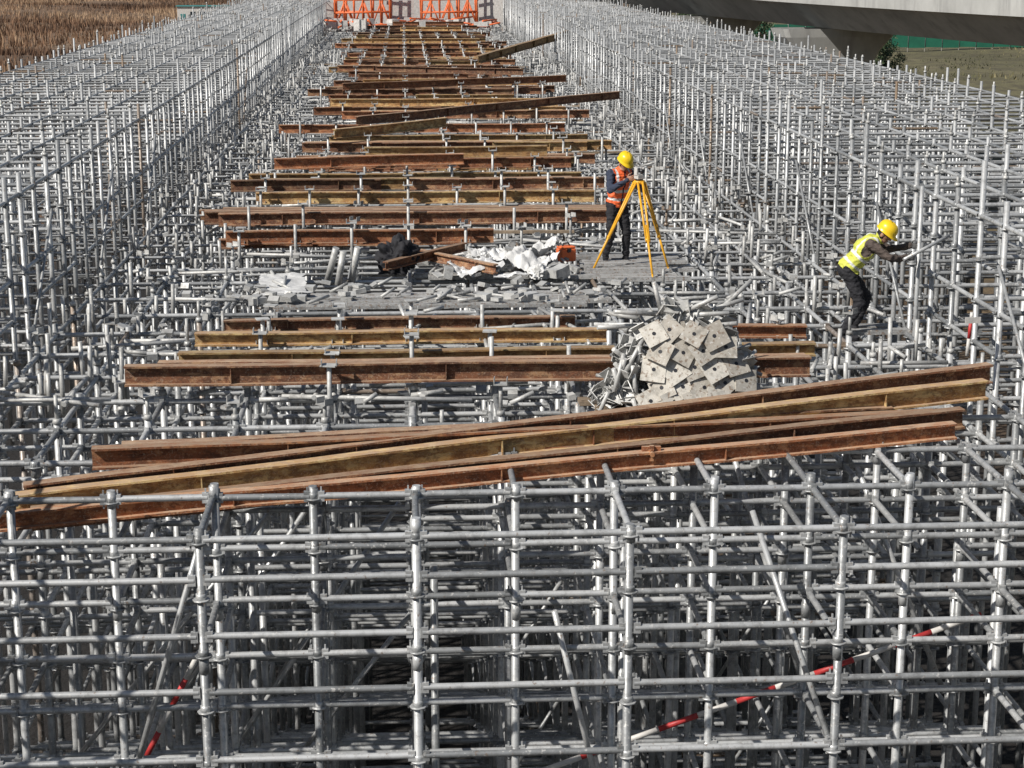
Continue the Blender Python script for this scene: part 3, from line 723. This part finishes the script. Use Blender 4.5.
mb=MB();dv=Vector((-math.sin(a),math.cos(a),0));mb.tubes([(tuple(c_+Vector((0,0,.14))-dv*.1),tuple(c_+Vector((0,0,.14))+dv*.09),.03,.026,.5),(tuple(c_+Vector((0,0,.0))-Vector((0,0,.01))),tuple(c_+Vector((0,0,.015))),.06,.055,.5)],14);mb.make('telescope',[M_dark],e2)

# ---------------------------------------------------------------- far end formwork frames
e=empty('orange_formwork_frame'); t=[]
Y0=118
for (xa,xb) in ((-4.3,-.8),(1.2,4.8)):
    for yy in (Y0,Y0+2.2):
        n=6
        for i in range(n+1):
            x=xa+(xb-xa)*i/n; t.append(((x,yy,.1),(x+U(-.15,.15),yy,3.4),.07,.07,.5))
            if i<n: t.append(((x,yy,.3+(i%2)*1.5),(x+(xb-xa)/n,yy,.3+((i+1)%2)*1.5),.05,.05,.5))
        for z in (.3,1.1,1.9,2.8): t.append(((xa,yy,z),(xb,yy,z+U(-.1,.1)),.07,.07,.5))
    for z in (.3,1.1,1.9): 
        for x in (xa,(xa+xb)/2,xb): t.append(((x,Y0,z),(x,Y0+2.2,z),.06,.06,.5))
for i in range(40): x=U(-5.5,6);t.append(((x,Y0-U(1,4),.3+U(0,.5)),(x+U(-1.5,1.5),Y0-U(1,4),.3+U(0,.6)),.06,.06,.5))
mb=MB();mb.tubes(t,6);mb.make('frame_members',[M_orange],e)
mb=MB();mb.boxes([rbox((-.1+U(-.3,.5),Y0+3,.9),(.9,.05,.9),.05),rbox((5.8,Y0+3,1.2),(.8,.05,1.1),-.1),rbox((-5.4,Y0+2,.9),(1,.05,.8),.1),rbox((0,Y0+6,.4),(8,.1,1.6),0)]+[rbox((U(-6,6),Y0-U(0,5),.5),(U(.1,.5),U(.1,.3),U(.1,.4)),U(0,3)) for i in range(30)]);mb.make('white_panels',[M_white],e)

# ---------------------------------------------------------------- viaduct
e=empty('viaduct')
path=[(44,20),(35,45),(28.5,66),(24.6,84),(21.9,102),(18.5,118),(12.5,136),(3,155),(-12,175)]
def cr(p,t):
    n=len(p)-1;i=min(int(t*n),n-1);f=t*n-i
    P=[Vector(p[max(0,min(n,i+k))]) for k in(-1,0,1,2)]
    return .5*((2*P[1])+(-P[0]+P[2])*f+(2*P[0]-5*P[1]+4*P[2]-P[3])*f*f+(-P[0]+3*P[1]-3*P[2]+P[3])*f**3)
prof=[(-3.9,1.3),(3.9,1.3),(5.3,2.45),(5.7,2.5),(5.7,4.8),(5.4,4.8),(5.4,3.8),(-5.4,3.8),(-5.4,4.8),(-5.7,4.8),(-5.7,2.5),(-5.3,2.45)]
V=[];F=[];n=60;m_=len(prof)
for i in range(n+1):
    p=cr(path,i/n);q=cr(path,min(1,i/n+.01))-cr(path,max(0,i/n-.01));q.normalize();s=Vector((q.y,-q.x))
    for a_,z in prof: V.append((p.x+s.x*a_,p.y+s.y*a_,z))
for i in range(n):
    for j in range(m_): F.append((i*m_+j,(i+1)*m_+j,(i+1)*m_+(j+1)%m_,i*m_+(j+1)%m_))
mb=MB();mb.polys(V,F,.5);mb.make('box_girder',[M_conc],e)
for t_ in (.24,.40,.53,.64,.78):
    p=cr(path,t_);q=cr(path,t_+.01)-cr(path,t_-.01);an=math.atan2(q.y,q.x)-math.pi/2
    c,s=math.cos(an),math.sin(an); p=p-Vector((c,s))*3.4
    V=[];F=[];lv=[(GZ-.5,1.5,.8),(-2.2,1.5,.8),(-1.0,1.65,.85),(.2,2.1,.95),(.9,2.7,1.05),(1.297,2.85,1.05)]
    for z,hw,hd_ in lv:
        for a_,b_ in ((-hw+.2,-hd_),(hw-.2,-hd_),(hw,-hd_+.2),(hw,hd_-.2),(hw-.2,hd_),(-hw+.2,hd_),(-hw,hd_-.2),(-hw,-hd_+.2)): V.append((p.x+a_*c-b_*s,p.y+a_*s+b_*c,z))
    for j in range(len(lv)-1):
        for i in range(8):F.append((j*8+i,j*8+(i+1)%8,(j+1)*8+(i+1)%8,(j+1)*8+i))
    mb=MB();mb.polys(V,F);mb.make('pier',[M_conc],e)

e=empty('green_fence');bx=[];ps=[]
x=40
while x<150:
    y=245+(x-40)*.05; bx.append(abox((x+1.2,y,GZ+2.0+U(-.05,.05)),(1.18,.03,1.6))); ps.append(((x,y-.06,GZ-1),(x,y-.06,GZ+3.7),.06,.06,.5)); x+=2.4
mb=MB();mb.boxes(bx);mb.make('panels',[M_green],e);mb=MB();mb.tubes(ps,6);mb.make('posts',[M_white],e)

def tree(x,y,h,w,seed):
    random.seed(seed);e=empty('evergreen_tree',(x,y,GZ+.2)); tr=[((0,0,-.6),(U(-.1,.1),0,h*.5),.2,.12,.5),((0,0,h*.5),(0,0,h*.93),.12,.03,.5)]
    cl=[]
    for i in range(26):
        f=U(.15,.98);a_=U(0,6.28);r=w*.5*math.sin(min(1,(1-f)*1.6+.12)*1.57)*U(.55,1.05);p=(math.cos(a_)*r,math.sin(a_)*r,h*f)
        tr.append(((0,0,h*f*.8),p,.05,.015,.5));cl.append((p,U(.35,.75)*w*.28))
    N=4200;v=np.zeros((N,4,3))
    for k_ in range(N):
        (px,py,pz),r=random.choice(cl);d=Vector((random.gauss(0,1),random.gauss(0,1),random.gauss(0,.8)))*r*.55
        c=Vector((px,py,pz))+d;a_=Vector((U(-1,1),U(-1,1),U(-1,1))).normalized();b_=a_.orthogonal().normalized();s=U(.06,.15)
        v[k_]=[tuple(c+a_*s),tuple(c+b_*s*.6),tuple(c-a_*s),tuple(c-b_*s*.6)]
    mb=MB();mb.tubes(tr,6);mb.make('trunk_and_limbs',[M_bark],e)
    mb=MB();mb._add(v,np.arange(N*4),np.full(N,4),np.zeros(N,bool),np.random.rand(N*4),0);mb.make('foliage',[M_leaf],e)
tree(46.5,180,6.6,4.4,1);tree(49,184,5.8,3.6,2);tree(33,180,7,4.6,3);tree(37,186,6.6,4,4);tree(29.5,190,6.5,4,5)
random.seed(99)
def hut(x,y,w,d,h,mat):
    e=empty('site_hut',(x,y,GZ+.3));mb=MB();mb.boxes([abox((0,0,h/2),(w/2,d/2,h/2))]);mb.make('walls',[M_white],e)
    mb=MB();mb.boxes([abox((0,0,h+.08),(w/2+.25,d/2+.25,.08))]);mb.make('roof',[mat],e)
    bx=[abox((-w/2+1+i*1.8,-d/2-.01,h*.6),(.5,.03,.45)) for i in range(int(w/1.8))];mb=MB();mb.boxes(bx[1:]);mb.make('windows',[M_glass],e)
    mb=MB();mb.boxes([abox((-w/2+1,-d/2-.02,1.05),(.45,.03,1.05))]);mb.make('door',[M_teal],e)
hut(-36,335,9,3,3.4,M_teal);hut(-27,345,7,3,3.4,M_orange)

# ---------------------------------------------------------------- light, camera
w=bpy.data.worlds.new("World");scene.world=w;w.use_nodes=True;nt=w.node_tree
sd=Vector((-.70,-.46,0)).normalized();EL=math.radians(42)
sk=nt.nodes.new('ShaderNodeTexSky');sk.sky_type='NISHITA';sk.sun_disc=False;sk.sun_elevation=EL;sk.sun_rotation=math.atan2(sd.x,sd.y)%(2*math.pi)
bg=nt.nodes['Background'];bg.inputs[1].default_value=.055;nt.links.new(sk.outputs[0],bg.inputs[0])
sl=bpy.data.lights.new('sun','SUN');sl.energy=5.0;sl.angle=math.radians(.5);sl.color=(1,.95,.88)
so=bpy.data.objects.new('sun',sl);COL.objects.link(so)
tv=Vector((sd.x*math.cos(EL),sd.y*math.cos(EL),math.sin(EL)));so.rotation_euler=tv.to_track_quat('Z','Y').to_euler();so.location=tv*60
cam=bpy.data.cameras.new('camera');co=bpy.data.objects.new('camera',cam);COL.objects.link(co)
cam.sensor_width=36;cam.lens=63.3;cam.clip_end=6000;cam.clip_start=.1
co.location=(0,0,4.7);co.rotation_euler=(math.radians(90-13.4),0,math.radians(-3.4));scene.camera=co
scene.view_settings.view_transform='Standard';scene.view_settings.look='None';scene.view_settings.exposure=0
